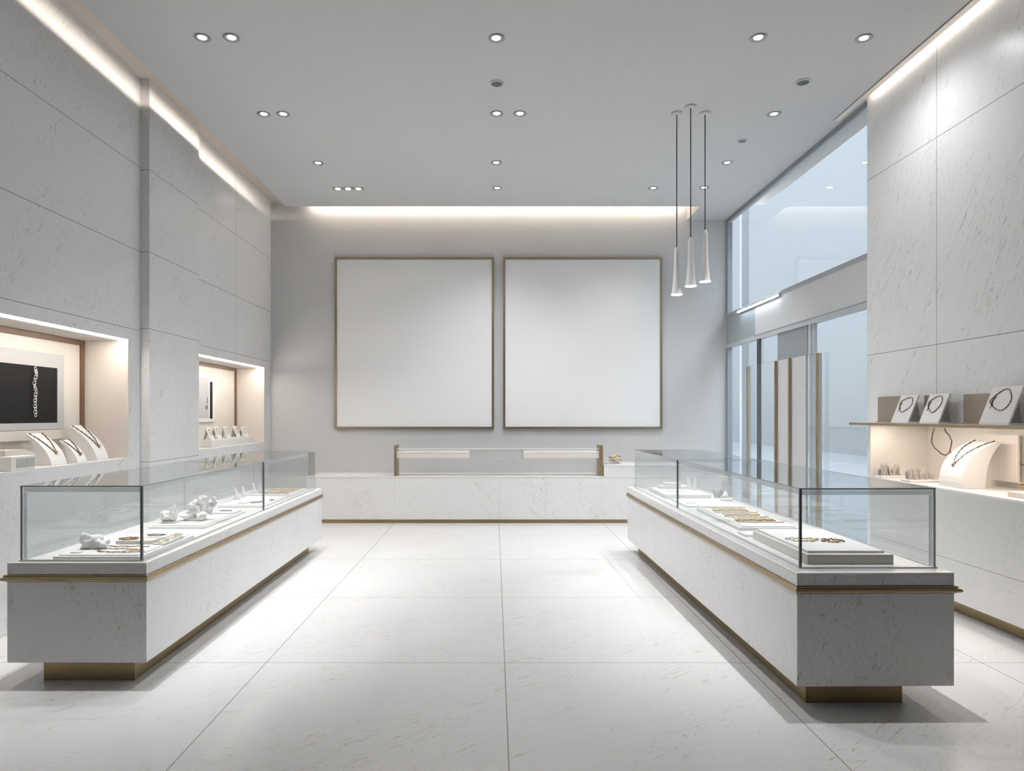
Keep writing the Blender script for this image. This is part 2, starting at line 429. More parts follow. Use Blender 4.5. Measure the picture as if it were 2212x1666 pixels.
# ------------------------------------------------------------------ ceiling fittings
def make_down():
    t = thing('downlight', '', 'downlight', (0, 0, HC))
    n = 28; R = MB()
    prof = [(.060, 0), (.062, -.006), (.056, -.009), (.042, -.006), (.033, -.001)]
    R.lathe([(r, z) for r, z in prof], (0, 0), n, 0, True, False, False)
    obj('ring', R, 'lampring', t, local=True)
    L_ = MB().lathe([(.0335, -.0008), (.031, -.0028), (.001, -.0032)], (0, 0), n, 0, True, True, True)
    obj('lens', L_, 'lens', t, local=True)
    return t
def spot(x, y, e, size=62, tx=0, ty=0, col=(1, 1, 1), blend=1.0, rad=.03):
    l = bpy.data.lights.new('spot_lamp', 'SPOT'); l.energy = e; l.spot_size = math.radians(size); l.spot_blend = blend
    l.color = col; l.shadow_soft_size = rad
    o = bpy.data.objects.new('spot_lamp', l); COL.objects.link(o); o.location = (x, y, HC-.02)
    d = Vector((tx, ty, -HC)); o.rotation_euler = d.to_track_quat('-Z', 'Y').to_euler(); return o
DL = [ # px, py, label, watts, cone
 (437, 81, 'recessed downlight of the nearest pair on the left, the one closer to the left wall', 245, 54),
 (500, 81, 'recessed downlight of the nearest pair on the left, the one closer to the aisle', 245, 54),
 (1072, 82, 'single recessed downlight nearest on the middle line of the ceiling, before the speaker', 245, 138),
 (1638, 81, 'recessed downlight nearest on the right half, above the right display counter', 420, 54),
 (1866, 82, 'recessed downlight nearest to the right marble wall', 85, 150),
 (570, 246, 'recessed downlight of the second pair on the left, the one closer to the left wall', 215, 54),
 (612, 246, 'recessed downlight of the second pair on the left, the one closer to the aisle', 215, 54),
 (1073, 245, 'left downlight of the middle pair just beyond the round speaker', 145, 138),
 (1123, 245, 'right downlight of the middle pair just beyond the round speaker', 145, 138),
 (1672, 246, 'recessed downlight right of the pendant canopies, before the smallest vent', 250, 54),
 (687, 352, 'single recessed downlight before the triple lamp on the left', 120, 66),
 (1072, 351, 'single downlight on the middle line, second from the back wall', 150, 130),
 (1571, 351, 'recessed downlight just beyond the smallest vent near the window', 200, 75),
 (1074, 406, 'single downlight on the middle line, closest to the back wall', 150, 115),
 (1411, 406, 'downlight near the back cove left of the pendant cords', 150, 110),
 (1521, 405, 'downlight near the back cove crossed by the right pendant cord', 130, 90)]
TILT = {(1672, 246): (-.7, 0), (1571, 351): (-.6, 0), (1074, 406): (0, .45), (1411, 406): (-.45, .6), (1072, 351): (0, .3)}
for x, y, e in ((-2.28, 4.0, 120), (-2.20, 4.0, 120), (2.03, 4.0, 200)): spot(x, y, e*1.15, 46)  # extra unseen spots over the near counter ends, without fittings
d0 = make_down()
for i, (px, py, lab, e, sz) in enumerate(DL):
    d = d0 if i == 0 else copy_tree(d0)
    x, y = at(px, py, HC); d.location = (x, y, HC)
    tag(d, lab, 'downlight', 'recessed ceiling downlights')
    tx, ty = TILT.get((px, py), (0, 0)); spot(x, y, e*(.52 if sz > 80 else .66), sz, tx, ty)
x0, y0 = at(730, 407, HC); x1, _ = at(774, 407, HC); xm = (x0+x1)/2
t = thing('triple_downlight', 'slim ceiling fitting with three small lamps in a row near the back left', 'downlight', (xm, y0, HC))
obj('housing', MB().box(x0-.07, x1+.07, y0-.045, y0+.045, HC-.006, HC), 'lampring', t, .003)
for xx in (x0, xm, x1):
    obj('lens', MB().lathe([(.033, HC-.007), (.03, HC-.011), (.001, HC-.0115)], (xx, y0), 20), 'lens', t)
spot(xm, y0, 45, 70)

def speaker(px, py, R, lab):
    x, y = at(px, py, HC)
    t = thing('ceiling_speaker', lab, 'speaker', (x, y, HC), 0, 'round ceiling speakers')
    obj('ring', MB().lathe([(R, HC), (R, HC-.008), (R*.93, HC-.011), (R*.74, HC-.008), (R*.73, HC-.003)], (x, y), 32, 0, True, False, False), 'fascia', t)
    g = MB(); g.lathe([(R*.74, HC-.0035), (.001, HC-.004)], (x, y), 32)
    for k in range(-5, 6):
        h = math.sqrt(max(0, (R*.7)**2 - (k*R*.13)**2)); g.box(x-h, x+h, y+k*R*.13-.002, y+k*R*.13+.002, HC-.0075, HC-.003)
    obj('grille', g, 'grille', t)
speaker(1073, 180, .066, 'round ceiling speaker with dark grille on the middle line of the ceiling')
speaker(1735, 177, .068, 'round ceiling speaker with dark grille close to the right wall')
speaker(1604, 304, .052, 'smallest round ceiling speaker, beyond the pendant canopies near the window')

PD = [(1462, 244, 2.655, .455, 'left pendant lamp, lowest hanging of the three white flared pendants'),
      (1492, 230, 2.710, .460, 'middle pendant lamp of the three white flared pendants'),
      (1523, 244, 2.780, .495, 'right pendant lamp, highest hanging of the three white flared pendants')]
for px, py, zb, h, lab in PD:
    x, y = at(px, py, HC)
    t = thing('pendant_lamp', lab, 'pendant lamp', (x, y, HC), 0, 'white flared pendant lamps')
    obj('canopy', MB().lathe([(.052, HC), (.052, HC-.012), (.046, HC-.018), (.004, HC-.02)], (x, y), 28), 'pend', t)
    obj('cord', MB().tube([(x, y, HC-.015), (x, y, zb+h-.01)], .0055, 8), 'cord', t)
    pr = [(.057, 0), (.047, .018), (.040, .08), (.031, .18), (.0255, .26), (.0245, h-.05), (.0225, h-.02), (.016, h-.012), (.014, h), (.003, h+.004)]
    obj('shade', MB().lathe([(r, zb+z) for r, z in pr], (x, y), 28, 0, True, False, True), 'pend', t)
    obj('diffuser', MB().lathe([(.051, zb+.001), (.046, zb-.003), (.001, zb-.004)], (x, y), 28), 'pglow', t)
    spot(x, y, 12, 50).location.z = zb-.03

# ------------------------------------------------------------------ picture frames
for x0, x1, lab in ((-2.361, -.007, 'left of the two large blank white canvases in thin gold frames'), (.130, 2.480, 'right of the two large blank white canvases in thin gold frames')):
    z0, z1, fw = 1.297, 3.832, .03
    t = thing('picture_frame', lab, 'picture', ((x0+x1)/2, YB, z0), 0, 'large framed blank canvases')
    f = MB(); f.box(x0, x1, YB-.045, YB-.002, z1-fw, z1); f.box(x0, x1, YB-.045, YB-.002, z0, z0+fw)
    f.box(x0, x0+fw, YB-.045, YB-.002, z0+fw, z1-fw); f.box(x1-fw, x1, YB-.045, YB-.002, z0+fw, z1-fw)
    obj('frame', f, 'gold', t)
    obj('canvas', MB().box(x0+fw, x1-fw, YB-.034, YB-.004, z0+fw, z1-fw), 'canvas', t)

# ------------------------------------------------------------------ back counter
YC = 9.277
t = thing('service_counter', 'long low marble counter with bronze foot strip along the back wall', 'counter', (0, YC, 0))
b = MB(); b.box(-2.607, 3.2, YC, YB-.003, .045, .635); obj('body', b, 'back_c', t, .003)
obj('foot_strip', MB().box(-2.6, 3.19, YC-.006, YB-.01, 0, .045), 'bronze_d', t)
obj('counter_top', MB().box(-2.61, 3.2, YC-.004, YB-.003, .635, .649), 'top', t, .002)
b = thing('counter_block', 'raised marble block on the right end of the long back counter', 'counter', (1.52, YC, .6495))
obj('body', MB().box(1.52, 3.2, YC, YB-.003, .6495, .79), 'back_c', b, .003)
obj('block_top', MB().box(1.52, 3.2, YC-.004, YB-.003, .79, .805), 'top', b, .002)
t = thing('display_bridge', 'glass shelf bridge between two bronze end panels standing on the back counter', 'display stand', (0, YC+.14, .649))
for x0, x1 in ((-1.397, -1.365), (1.462, 1.512)):
    obj('end_panel', MB().box(x0, x1, YC+.003, YC+.27, .649, 1.075), 'bronze', t, .003)
obj('glass_shelf', MB().box(-1.365, 1.462, YC+.03, YC+.25, 1.024, 1.036, 0, 1, 'z'), ['glass', 'top'], t)
for x0, x1 in ((-1.365, -.345), (.405, 1.462)):
    d = obj('drawer', MB().box(x0, x1, YC+.025, YC+.25, .898, .968), 'cream', t, .003)
    obj('drawer_rail', MB().box(x0, x1, YC+.03, YC+.25, .972, .995), 'top', d)
obj('centre_panel', MB().box(-.345, .405, YC+.05, YC+.245, .885, 1.022), 'grey', t)

# ------------------------------------------------------------------ display counters (islands)
def island(name_label, X0, X1, Ya, Yb, top, glass_box, zg, ysplit, aisle, mat, plinth, band):
    t = thing('display_counter', name_label, 'display counter', (X0, Ya, 0), 0, 'glass topped marble display counters')
    zb0, zb1 = top-.104, top-.068
    obj('body', MB().box(X0, X1, Ya, Yb, .13, zb0), mat, t, .0025)
    p = plinth; obj('plinth', MB().box(p[0], p[1], p[2], p[3], 0, .13), 'bronze_d', t)
    pr = [(0, zb0), (.25, zb0), (.25, zb0+.003)] + [(.35+.65*math.sin(PI*(k+.5)/9), zb0+.014-.011*math.cos(PI*(k+.5)/9)) for k in range(9)] + [(.35, zb0+.026), (.5, zb0+.029), (.5, zb1-.002), (.4, zb1), (0, zb1)]
    g = MB()   # moulding swept round the body
    ring = []
    for k, z in pr:
        ring.append([(X0-band[0]*k, Ya-band[2]*k, z), (X1+band[1]*k, Ya-band[2]*k, z), (X1+band[1]*k, Yb+band[3]*k, z), (X0-band[0]*k, Yb+band[3]*k, z)])
    vs = [q for r in ring for q in r]; n = len(ring)
    g.add(vs, [(i*4+j, i*4+(j+1) % 4, (i+1)*4+(j+1) % 4, (i+1)*4+j) for i in range(n-1) for j in range(4)] + [(3,2,1,0), tuple((n-1)*4+j for j in range(4))])
    obj('moulding', g, 'bronze', t)
    obj('slab', MB().box(X0, X1, Ya, Yb, zb1, top-.012), mat, t, .002)
    obj('slab_top', MB().box(X0, X1, Ya, Yb, top-.012, top), 'top', t, .002)
    gx0, gx1, gy0, gy1 = glass_box; th = .008
    z0, z1 = top, zg
    obj('glass_end', MB().box(gx0, gx1, gy0, gy0+th, z0, z1-th, 0, 1, 'y'), ['glass', 'gedge2'], t)
    obj('glass_end', MB().box(gx0, gx1, gy1-th, gy1, z0, z1-th, 0, 1, 'y'), ['glass', 'gedge2'], t)
    for xa in (gx0, gx1-th):
        for ya, yb in ((gy0+th, ysplit-.002), (ysplit+.002, gy1-th)):
            obj('glass_side', MB().box(xa, xa+th, ya, yb, z0, z1-th, 0, 1, 'x'), ['glass', 'gedge2'], t)
    for ya, yb in ((gy0, ysplit-.002), (ysplit+.002, gy1)):
        obj('glass_lid', MB().box(gx0, gx1, ya, yb, z1-th, z1, 0, 1, 'z'), ['glass', 'gedge'], t)
    xa = gx1 if aisle > 0 else gx0
    obj('corner_bar', MB().box(xa-.006, xa+.006, gy0-.004, gy0+.008, z0, z1-.002), 'gbar', t)
    obj('joint_bar', MB().box(xa-.006, xa+.006, ysplit-.006, ysplit+.006, z0, z1), 'gbar', t)
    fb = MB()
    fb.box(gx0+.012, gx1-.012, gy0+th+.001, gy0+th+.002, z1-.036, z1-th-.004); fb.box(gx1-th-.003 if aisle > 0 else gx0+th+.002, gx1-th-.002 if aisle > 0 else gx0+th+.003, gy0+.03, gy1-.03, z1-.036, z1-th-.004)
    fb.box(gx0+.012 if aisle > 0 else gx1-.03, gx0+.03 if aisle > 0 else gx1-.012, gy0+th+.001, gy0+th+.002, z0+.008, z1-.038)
    obj('edge_refraction', fb, 'edge_refr', t)  # edge refraction of the glass drawn as thin pale sheets
    r = MB()
    for (a, b_, c_, d_) in ((gx0-.004, gx1+.004, gy0-.006, gy0+.012), (gx0-.004, gx1+.004, gy1-.012, gy1+.004), (gx0-.004, gx0+.012, gy0+.012, gy1-.012), (gx1-.012, gx1+.004, gy0+.012, gy1-.012)):
        r.box(a, b_, c_, d_, top+.0003, top+.006)
    obj('glass_channel', r, 'channel', t)
    return t
TL, TR = .683, .704
island('left display counter of marble with glass case and bronze band, near the black screen niche', -2.696, -1.925, 3.690, 7.44, TL,
       (-2.656, -1.976, 3.737, 7.36), 1.1045, 5.71, 1, 'case_l', (-2.547, -2.034, 3.772, 7.30), (.037, .012, .014, .02))
ti = island('right display counter of marble with glass case and bronze band, beside the window wall', 1.526, 2.325, 3.363, 7.40, TR,
       (1.591, 2.300, 3.465, 7.33), 1.120, 5.69, -1, 'case_r', (1.624, 2.130, 3.475, 7.30), (.012, .037, .014, .02))
ti.rotation_euler.z = .0125

# ------------------------------------------------------------------ jewellery helpers
def wavy(x0, x1, y, z, amp, waves, ph, n=44, dz=.0015):
    return [(x0+(x1-x0)*i/(n-1), y+amp*math.sin(waves*2*PI*i/(n-1)+ph)+amp*.5*math.sin(waves*4.7*PI*i/(n-1)+ph*2), z+dz*math.sin(i*1.9+ph)) for i in range(n)]
def bead(k): return lambda i: 1 + k*math.cos(i*PI)
def lone(name, mb, mats, label, cat, base, group=None):
    o = obj(name, mb, mats); origin(o, base); return tag(o, label, cat, group)
def loop(cx, cy, rx, ry, z, seed, n=48, wob=.12, dz=.001):
    return [(cx+rx*math.cos(a)*(1+wob*math.sin(3*a+seed)+wob*.6*math.sin(7*a+seed*2)), cy+ry*math.sin(a)*(1+wob*math.cos(2*a+seed)+wob*.6*math.sin(5*a+seed)), z+dz*math.sin(9*a+seed)) for a in [2*PI*i/n for i in range(n)]]
def tray(label, x0, x1, y0, y1, z, h, mat='white', inset=.02, panel=True, lip=.006):
    t = thing('display_tray', label, 'tray', ((x0+x1)/2, (y0+y1)/2, z), 0, 'jewellery display trays')
    obj('base', MB().box(x0, x1, y0, y1, z, z+h-(lip if panel else 0)), mat, t, .002)
    if panel: obj('pad', MB().box(x0+inset, x1-inset, y0+inset, y1-inset, z+h-lip, z+h), 'white', t, .0015)
    return z+h
def pad(label, x0, x1, y0, y1, z, h, mat='white'):
    o = obj('display_pad', MB().box(x0, x1, y0, y1, z, z+h), mat, None, .002)
    origin(o, ((x0+x1)/2, (y0+y1)/2, z)); tag(o, label, 'display pad', 'small flat display pads'); return z+h

# ------------------------------------------------------------------ left case contents
E0 = .0006
z = tray('near display tray in the left glass case, strewn with necklaces', -2.50, -2.005, 3.775, 4.46, TL+E0, .022)
lone('shell_ornament', MB().lump((0,0,.035), (.055,.045,.048), 3, 3, .45, 0, True, 1.6, 0.0).lump((.05,.0,.02), (.045,.04,.03), 5, 3, .4, 0, True, 1.6, 0.0), 'white',
     'white shell shaped ornament at the back corner of the near tray, left glass case', 'ornament', (0,0,0)).location = (-2.405, 3.98, z+.001)
def lay(pts, r, mat, label, cat='necklace', group=None, n=5, k=.3, name='necklace', closed=False):
    m = MB().tube(pts, r, n, 0, closed, bead(k)); b = pts[len(pts)//2]
    return lone(name, m, mat, label, cat, (b[0], b[1], b[2]-r), group)
pad('thin blank card in front of the white shell ornament, left glass case', -2.44, -2.385, 3.835, 3.87, z+E0, .006)
lay(loop(-2.20, 3.90, .125, .05, z+.0045, 1.0), .003, 'amber', 'long oval necklace across the front of the near tray, left glass case', closed=True)
lay(loop(-2.10, 3.88, .06, .03, z+.0045, 2.3, wob=.2), .0028, 'chain', 'small tangled gold chain at the front right of the near tray, left glass case', closed=True)
lay(wavy(-2.33, -2.08, 4.02, z+.0045, .008, 3, .4), .003, 'amber', 'straight wavy chain lying behind the oval necklace, left glass case')
za = pad('cream pad carrying a bronze bracelet, left glass case', -2.33, -2.10, 4.10, 4.20, z+E0, .022, 'cream')
lay(loop(-2.27, 4.15, .05, .03, za+.0055, 4, wob=.2), .0045, 'amber', 'bronze bracelet lying on the cream pad, left glass case', 'bracelet', closed=True, name='bracelet')
zb = pad('white pad behind the cream one, near tray of the left glass case', -2.27, -2.10, 4.26, 4.36, z+E0, .016)
lay(loop(-2.185, 4.31, .05, .03, zb+.004, 6, wob=.18), .003, 'jet', 'dark fine bracelet on the white pad behind the cream one, left glass case', 'bracelet', closed=True, name='bracelet')
zc = pad('white pad under the twisted gold necklace, left glass case', -2.09, -2.02, 4.08, 4.34, z+E0, .010)
for i, (cx, cy, rx, ry) in enumerate(((-2.065, 4.15, .028, .055), (-2.05, 4.24, .026, .07), (-2.045, 4.31, .024, .022))):
    lay(loop(cx, cy, rx, ry, zc+.0045+.005*i, 3.3*i+1, wob=.22), .0034, 'chain', ('twisted gold necklace on the narrow pad, front strand, left glass case', 'twisted gold necklace on the narrow pad, middle strand, left glass case', 'twisted gold necklace on the narrow pad, back strand, left glass case')[i], closed=True)

z = tray('second display tray in the left glass case, holding the crumpled white ornaments', -2.49, -2.08, 4.79, 5.57, TL+E0, .022)
def folded(seed, sc, lumps):
    m = MB(); m.box(-.05*sc, .05*sc, -.035*sc, .035*sc, 0, .012*sc)
    for (x, y, zz, a, b, c_) in lumps: m.lump((x*sc, y*sc, zz*sc), (a*sc, b*sc, c_*sc), seed+x*7+zz*5, 2, .5, 0, False, 1.5, .001)
    return m
o = lone('folded_ornament', folded(2, 1, [(-.02,0,.05,.045,.04,.04), (.025,.0,.075,.028,.035,.055), (-.045,0,.03,.025,.03,.03)]), 'white', 'small crumpled white ornament, nearer on the second tray of the left case', 'ornament', (0,0,0), 'crumpled white ornaments')
o.location = (*at(368, 1130, z), z+.001)
o = lone('folded_ornament', folded(9, 1.15, [(-.05,0,.035,.05,.04,.03), (-.02,.02,.075,.05,.045,.045), (.0,.04,.12,.04,.04,.04), (.06,.03,.07,.035,.03,.035), (.085,.05,.115,.028,.025,.03), (.04,-.02,.03,.035,.03,.028)]), 'white', 'tall crumpled white ornament, farther on the second tray of the left case', 'ornament', (0,0,0), 'crumpled white ornaments')
o.location = (*at(425, 1124, z), z+.001)
za = pad('white pad at the far end of the second tray, left glass case', -2.30, -2.10, 5.36, 5.53, z+E0, .010)
lay(loop(-2.20, 5.45, .05, .02, za+.004, 2), .0025, 'jet', 'fine bracelet alone on the far end pad of the second tray, left case', 'bracelet', closed=True, name='bracelet')

z = tray('third display tray in the left glass case, behind the second', -2.44, -2.035, 5.88, 6.58, TL+E0, .022)
def make_prong(h, lean):
    t = thing('earring_stand', '', 'earring stand')
    obj('base', MB().box(-.028, .028, -.02, .02, 0, .014), 'white', t, .003, True)
    n = 10; pts = [(lean*.5*(i/(n-1))**2*h, 0, .012+h*(i/(n-1))) for i in range(n)]
    obj('prong', MB().tube(pts, .02, 10, 0, False, lambda i: 1.0-.075*i), 'white', t, .0, True)
    return t
ES = [(512, 1079, .10, -.5, 'first curved white earring stand from the near end, third tray of the left case'), (526, 1073, .085, -.25, 'second curved white earring stand from the near end, third tray of the left case'),
      (549, 1066, .09, -.2, 'third white earring stand from the near end, third tray of the left case'), (562, 1064, .09, -.2, 'farthest white earring stand on the third tray of the left case')]
for px, py, h, ln, lab in ES:
    t = make_prong(h, ln); x, y = at(px, py, z); t.location = (x, y, z+.001); tag(t, lab, 'earring stand', 'white earring stands')
za = pad('white card beside the small curled chain, third tray of the left case', -2.30, -2.22, 5.98, 6.06, z+E0, .010)
lay(loop(-2.16, 6.06, .04, .05, z+.004, 5, wob=.25), .003, 'jet', 'small curled dark chain on the third tray of the left case', 'bracelet', closed=True, name='bracelet')
lay(loop(-2.075, 6.22, .018, .025, z+.004, 1), .003, 'jet', 'small dark ring beside the glass joint, third tray of the left case', 'ring', closed=True, name='ring')

z = tray('farthest display tray in the left glass case, heaped with gold chains', -2.40, -2.03, 6.68, 7.27, TL+E0, .022)
for i in range(7):
    yy = 6.75+.07*i
    lay(wavy(-2.37+.02*(i % 2), -2.08+.01*(i % 3), yy, z+.0085+.0015*(i % 2), .018, 3+i % 3, i*1.3, 44, .0015), .0055, 'chain' if i % 3 else 'amber',
        'gold chain heaped with others on the farthest tray of the left case', group='gold chains on the farthest left tray', k=.35)

# ------------------------------------------------------------------ right case contents
t = thing('display_tray', 'thick beige display block with white pad nearest in the right glass case', 'tray', (1.9, 3.93, TR), 0, 'jewellery display trays')
obj('base', MB().box(1.668, 2.130, 3.557, 4.305, TR+E0, TR+.052), 'cream', t, .003)
obj('pad', MB().box(1.69, 2.105, 3.60, 4.295, TR+.052, TR+.064), 'white', t, .002)
z = TR+.064
lay(loop(1.800, 3.90, .075, .05, z+.006, .7, 60, .2, .003), .0045, 'chain', 'left half of the crumpled bracelet group, pale gold, on the nearest right block', 'bracelet', closed=True, name='bracelet', k=.5)
lay(loop(1.955, 3.87, .055, .035, z+.0055, 2.7, 60, .25, .003), .0045, 'amber', 'right half of the crumpled bracelet group, brown, on the nearest right block', 'bracelet', closed=True, name='bracelet', k=.5)
pad('low white step between the beige block and the chain tray, right glass case', 1.64, 1.80, 4.36, 4.50, TR+E0, .014)
z = tray('tray covered with rows of gold chains in the right glass case', 1.688, 2.100, 4.588, 5.565, TR+E0, .028)
for i in range(13):
    yy = 4.76+.062*i; a = 1.735+.012*((i*5) % 4); b_ = 2.065-.012*((i*3) % 4)
    lay(wavy(a, b_, yy, z+.0058+.001*(i % 2), .015, 2.0+(i % 4)*.6, i*2.1, 44, .0012), .0042, 'amber' if i % 4 == 1 else 'chain',
        'gold chain lying in a row with others on the right case tray', group='rows of gold chains on the right tray', k=.25)
z = tray('plain white tray beyond the chain tray, right glass case', 1.66, 2.13, 5.74, 6.27, TR+E0, .012, panel=False)
lay(loop(1.74, 5.92, .04, .03, z+.003, 2), .002, 'silver', 'fine silver chain on the plain white tray of the right case', closed=True)
# tall card, round stand and crystal on it
def foot(px, py, zz): x, y = at(px, py, zz); return x, y
x, y = foot(1570, 1075, z); t = thing('display_card', 'tall white card with silver drop earrings, right glass case', 'display card', (x, y+.06, z))
obj('card', MB().box(x-.036, x+.03, y+.055, y+.065, z+E0, z+.195), 'white', t, .003)
obj('card_foot', MB().box(x-.036, x+.03, y+.045, y+.095, z+E0, z+.012), 'white', t, .002)
obj('earring', MB().tube([(x-.02, y+.052, z+.13), (x-.01, y+.051, z+.138), (x+.008, y+.052, z+.13), (x+.016, y+.052, z+.12)], .0018, 5).tube([(x+.006, y+.052, z+.075), (x+.008, y+.052, z+.03)], .003, 5), 'silver', t)
x, y = foot(1569, 1082, z); t = thing('ring_stand', 'round white ring stand with cone top in front of the tall card, right case', 'ring stand', (x, y, z))
obj('base', MB().lathe([(.056, z+E0), (.058, z+.004), (.056, z+.026), (.05, z+.03), (.01, z+.031)], (x, y), 28), 'white', t)
obj('cone', MB().lathe([(.042, z+.031), (.022, z+.055), (.010, z+.078), (.004, z+.09)], (x-.008, y), 20), 'white', t)
def crystal(seed, w, d, h, n, up=.8):
    r = random.Random(seed); m = MB()
    for i in range(n):
        x, y = r.uniform(-w/2, w/2), r.uniform(-d/2, d/2); hh = h*r.uniform(.45, 1)
        an, tl = r.uniform(0, 2*PI), r.uniform(0, .45)
        dx, dy = math.cos(an)*tl*hh, math.sin(an)*tl*hh*.6; rr = r.uniform(.05, .11)*h
        p0 = Vector((x, y, 0)); p1 = Vector((x+dx*.7, y+dy*.7, hh*.75)); p2 = Vector((x+dx, y+dy, hh))
        m.tube([p0, p1, p2], rr, 5, 0, False, lambda k: (1, .9, .15)[k]); 
    for i in range(len(m.sm)): m.sm[i] = False
    return m
x, y = foot(1553, 1076, z); o = lone('crystal_ornament', crystal(4, .07, .04, .095, 22), 'crystal', 'grey rough crystal left of the tall card, right glass case', 'ornament', (0,0,0)); o.location = (x, y+.01, z)
z = tray('farthest thick white tray in the right glass case', 1.625, 2.06, 6.34, 7.02, TR+E0, .038, panel=False)
for px, py, h, ln, lab in ((1487, 1057, .095, -.45, 'left of the two curved white earring stands, far tray of the right case'), (1500, 1055, .11, -.35, 'right of the two curved white earring stands, far tray of the right case'),
                        (1536, 1059, .115, .15, 'straight flared white earring stand left of the grey crystal, right case')):
    t = make_prong(h, ln); x, y = at(px, py, z); t.location = (min(x, 2.02), y, z+.001); tag(t, lab, 'earring stand', 'white earring stands')
za = pad('flat white box under the smaller box at the far end of the right case', 1.70, 2.0, 6.84, 6.98, z+E0, .028)
pad('smaller white box at the far end of the right case, on the flat one', 1.76, 1.92, 6.86, 6.96, za+E0, .03, 'white')
lay(loop(1.80, 6.62, .09, .03, z+.004, 2), .0025, 'silver', 'fine silver chain on the farthest tray of the right case', closed=True)

# ------------------------------------------------------------------ necklace busts
def bez(p0, p1, p2, n): return [((1-t)**2*p0[0]+2*t*(1-t)*p1[0]+t*t*p2[0], (1-t)**2*p0[1]+2*t*(1-t)*p1[1]+t*t*p2[1]) for t in [i/(n-1) for i in range(n)]]
def bust(label, loc, W, H, flip, seed, group, ctl=(.055, .135)):
    """curved ramp bust facing +x (flip -1: facing -x), width W along y, height H"""
    s = H/.245
    fr = bez((-.12*s, H), (ctl[0]*s, ctl[1]*s), (.078*s, .0), 14)
    bk = bez((-.045*s, 0), (-.04*s, .15*s), (-.125*s, H-.012*s), 8)
    prof = [(flip*a, b) for a, b in fr + bk]
    t = thing('necklace_bust', label, 'necklace bust', loc, 0, group)
    obj('ramp', MB().prism(prof, -W/2, W/2, 'xz', 0), 'white', t, .002, True)
    # necklace lies on it: its own thing
    def surf(u, v):     # u along ramp 0..1, v across -1..1
        k = u*(len(fr)-1); i = min(int(k), len(fr)-2); q = k-i
        a = Vector((fr[i][0]*(1-q)+fr[i+1][0]*q, fr[i][1]*(1-q)+fr[i+1][1]*q)); d = Vector((fr[i+1][0]-fr[i][0], fr[i+1][1]-fr[i][1])).normalized()
        nrm = Vector((-d.y, d.x)); nrm = nrm if nrm.x + nrm.y > 0 else -nrm
        a += nrm*.0055
        return (loc[0]+flip*a.x, loc[1]+v*W/2, loc[2]+a.y)
    pts = []
    r = random.Random(seed)
    for i in range(31):
        q = i/30*2-1
        pts.append(surf(.03+.60*(1-abs(q)**1.25)+.012*r.uniform(-1, 1), q*.78+.02*r.uniform(-1, 1)))
    return t, pts, surf
def bust_set(label, loc, W, H, flip, seed, group, nlabel, ctl=(.055, .135)):
    t, pts, surf = bust(label, loc, W, H, flip, seed, group, ctl)
    k = thing('necklace', nlabel, 'necklace', surf(.6, 0), 0, 'necklaces on busts')
    obj('chain', MB().tube(pts, .0036, 6, 0, False, bead(.3)), 'jet', k)
    a, b_ = surf(.60, 0), surf(.70, .03)
    obj('pendant', MB().lump(tuple((Vector(a)+Vector(b_))/2+Vector((flip*.004, 0, .004))), (.009, .014, .018), seed, 1, .3), 'amber', k)
    return t
ZB = 1.1125
for px, py, W, H, lab, nl in ((90, 1006, .185, .245, 'curved white necklace bust nearest to the white box in the screen niche', 'dark necklace with pendant on the niche bust nearest to the white box'),
                          (153, 1001, .12, .185, 'smallest curved white necklace bust, middle one in the screen niche', 'dark necklace with pendant on the smallest, middle niche bust'),
                          (186, 995, .17, .30, 'tallest curved white necklace bust, closest to the end wall of the screen niche', 'dark necklace with pendant on the tallest niche bust')):
    x, y = at(px, py, ZB); bust_set(lab, (x-.0, y+W/2, ZB+.0005), W, H, 1, int(px), 'white necklace busts in the screen niche', nl)
# white box and clear box at the near end of the niche
t = thing('gift_box', 'small white box with two pale square drawers on the screen niche ledge', 'box', (-3.385, 4.72, ZB))
obj('body', MB().box(-3.43, -3.335, 4.60, 4.845, ZB+.0005, ZB+.098), 'white', t, .003)
for a in (4.655, 4.75): obj('drawer_front', MB().box(-3.337, -3.332, a, a+.088, ZB+.018, ZB+.082), 'grey', t)
o = lone('clear_box', MB().box(-.07, .07, -.11, .11, 0, .13), 'cream', 'low cream block behind the white box on the screen niche ledge', 'block', (0,0,0)); o.location = (-3.60, 4.92, ZB+.0005)
o.name = 'display_block'

# black screen with hanging bracelet
t = thing('display_screen', 'black display screen in a wide pale grey border on the niche back', 'screen', (XN+.02, 5.0, 1.38), 0, 'framed niche screens')
f = MB(); ya, yb, za, zb = 3.9, 5.735, 1.381, 2.012
f.box(XN+.001, XN+.03, ya, yb, za, za+.055); f.box(XN+.001, XN+.03, ya, yb, 1.897, zb); f.box(XN+.001, XN+.03, ya, ya+.09, za+.055, 1.897); f.box(XN+.001, XN+.03, yb-.085, yb, za+.055, 1.897)
obj('border', f, 'grey', t); obj('screen', MB().box(XN+.001, XN+.026, ya+.09, yb-.085, za+.055, 1.897), 'black', t)
obj('ledge', MB().box(XN+.001, XN+.036, ya, yb+.03, 1.30, 1.378), 'cream', t)
m = MB(); xx, yy = XN+.036, 5.365
nl = 17
for i in range(nl):
    zc = 1.885-(i+.5)*.395/nl; hh = .395/nl*.68
    lp = [(xx+(.0 if i % 2 else .002)+.004*math.cos(a)*(1 if i % 2 else 0), yy+.012*math.sin(i*.9)*(1 if i < 9 else .2)+.013*math.cos(a), zc+hh*math.sin(a)) for a in [2*PI*k/14 for k in range(14)]]
    m.tube(lp, .0033, 6, 0, True)
for i in range(7): m.lump((xx+.004, yy+.012*math.sin(i*1.3), 1.85-i*.028), (.006, .008, .008), i, 1, .2)
o = lone('bracelet', m, 'silver', 'silver link bracelet hanging down in front of the black screen', 'bracelet', (xx, yy, 1.885))
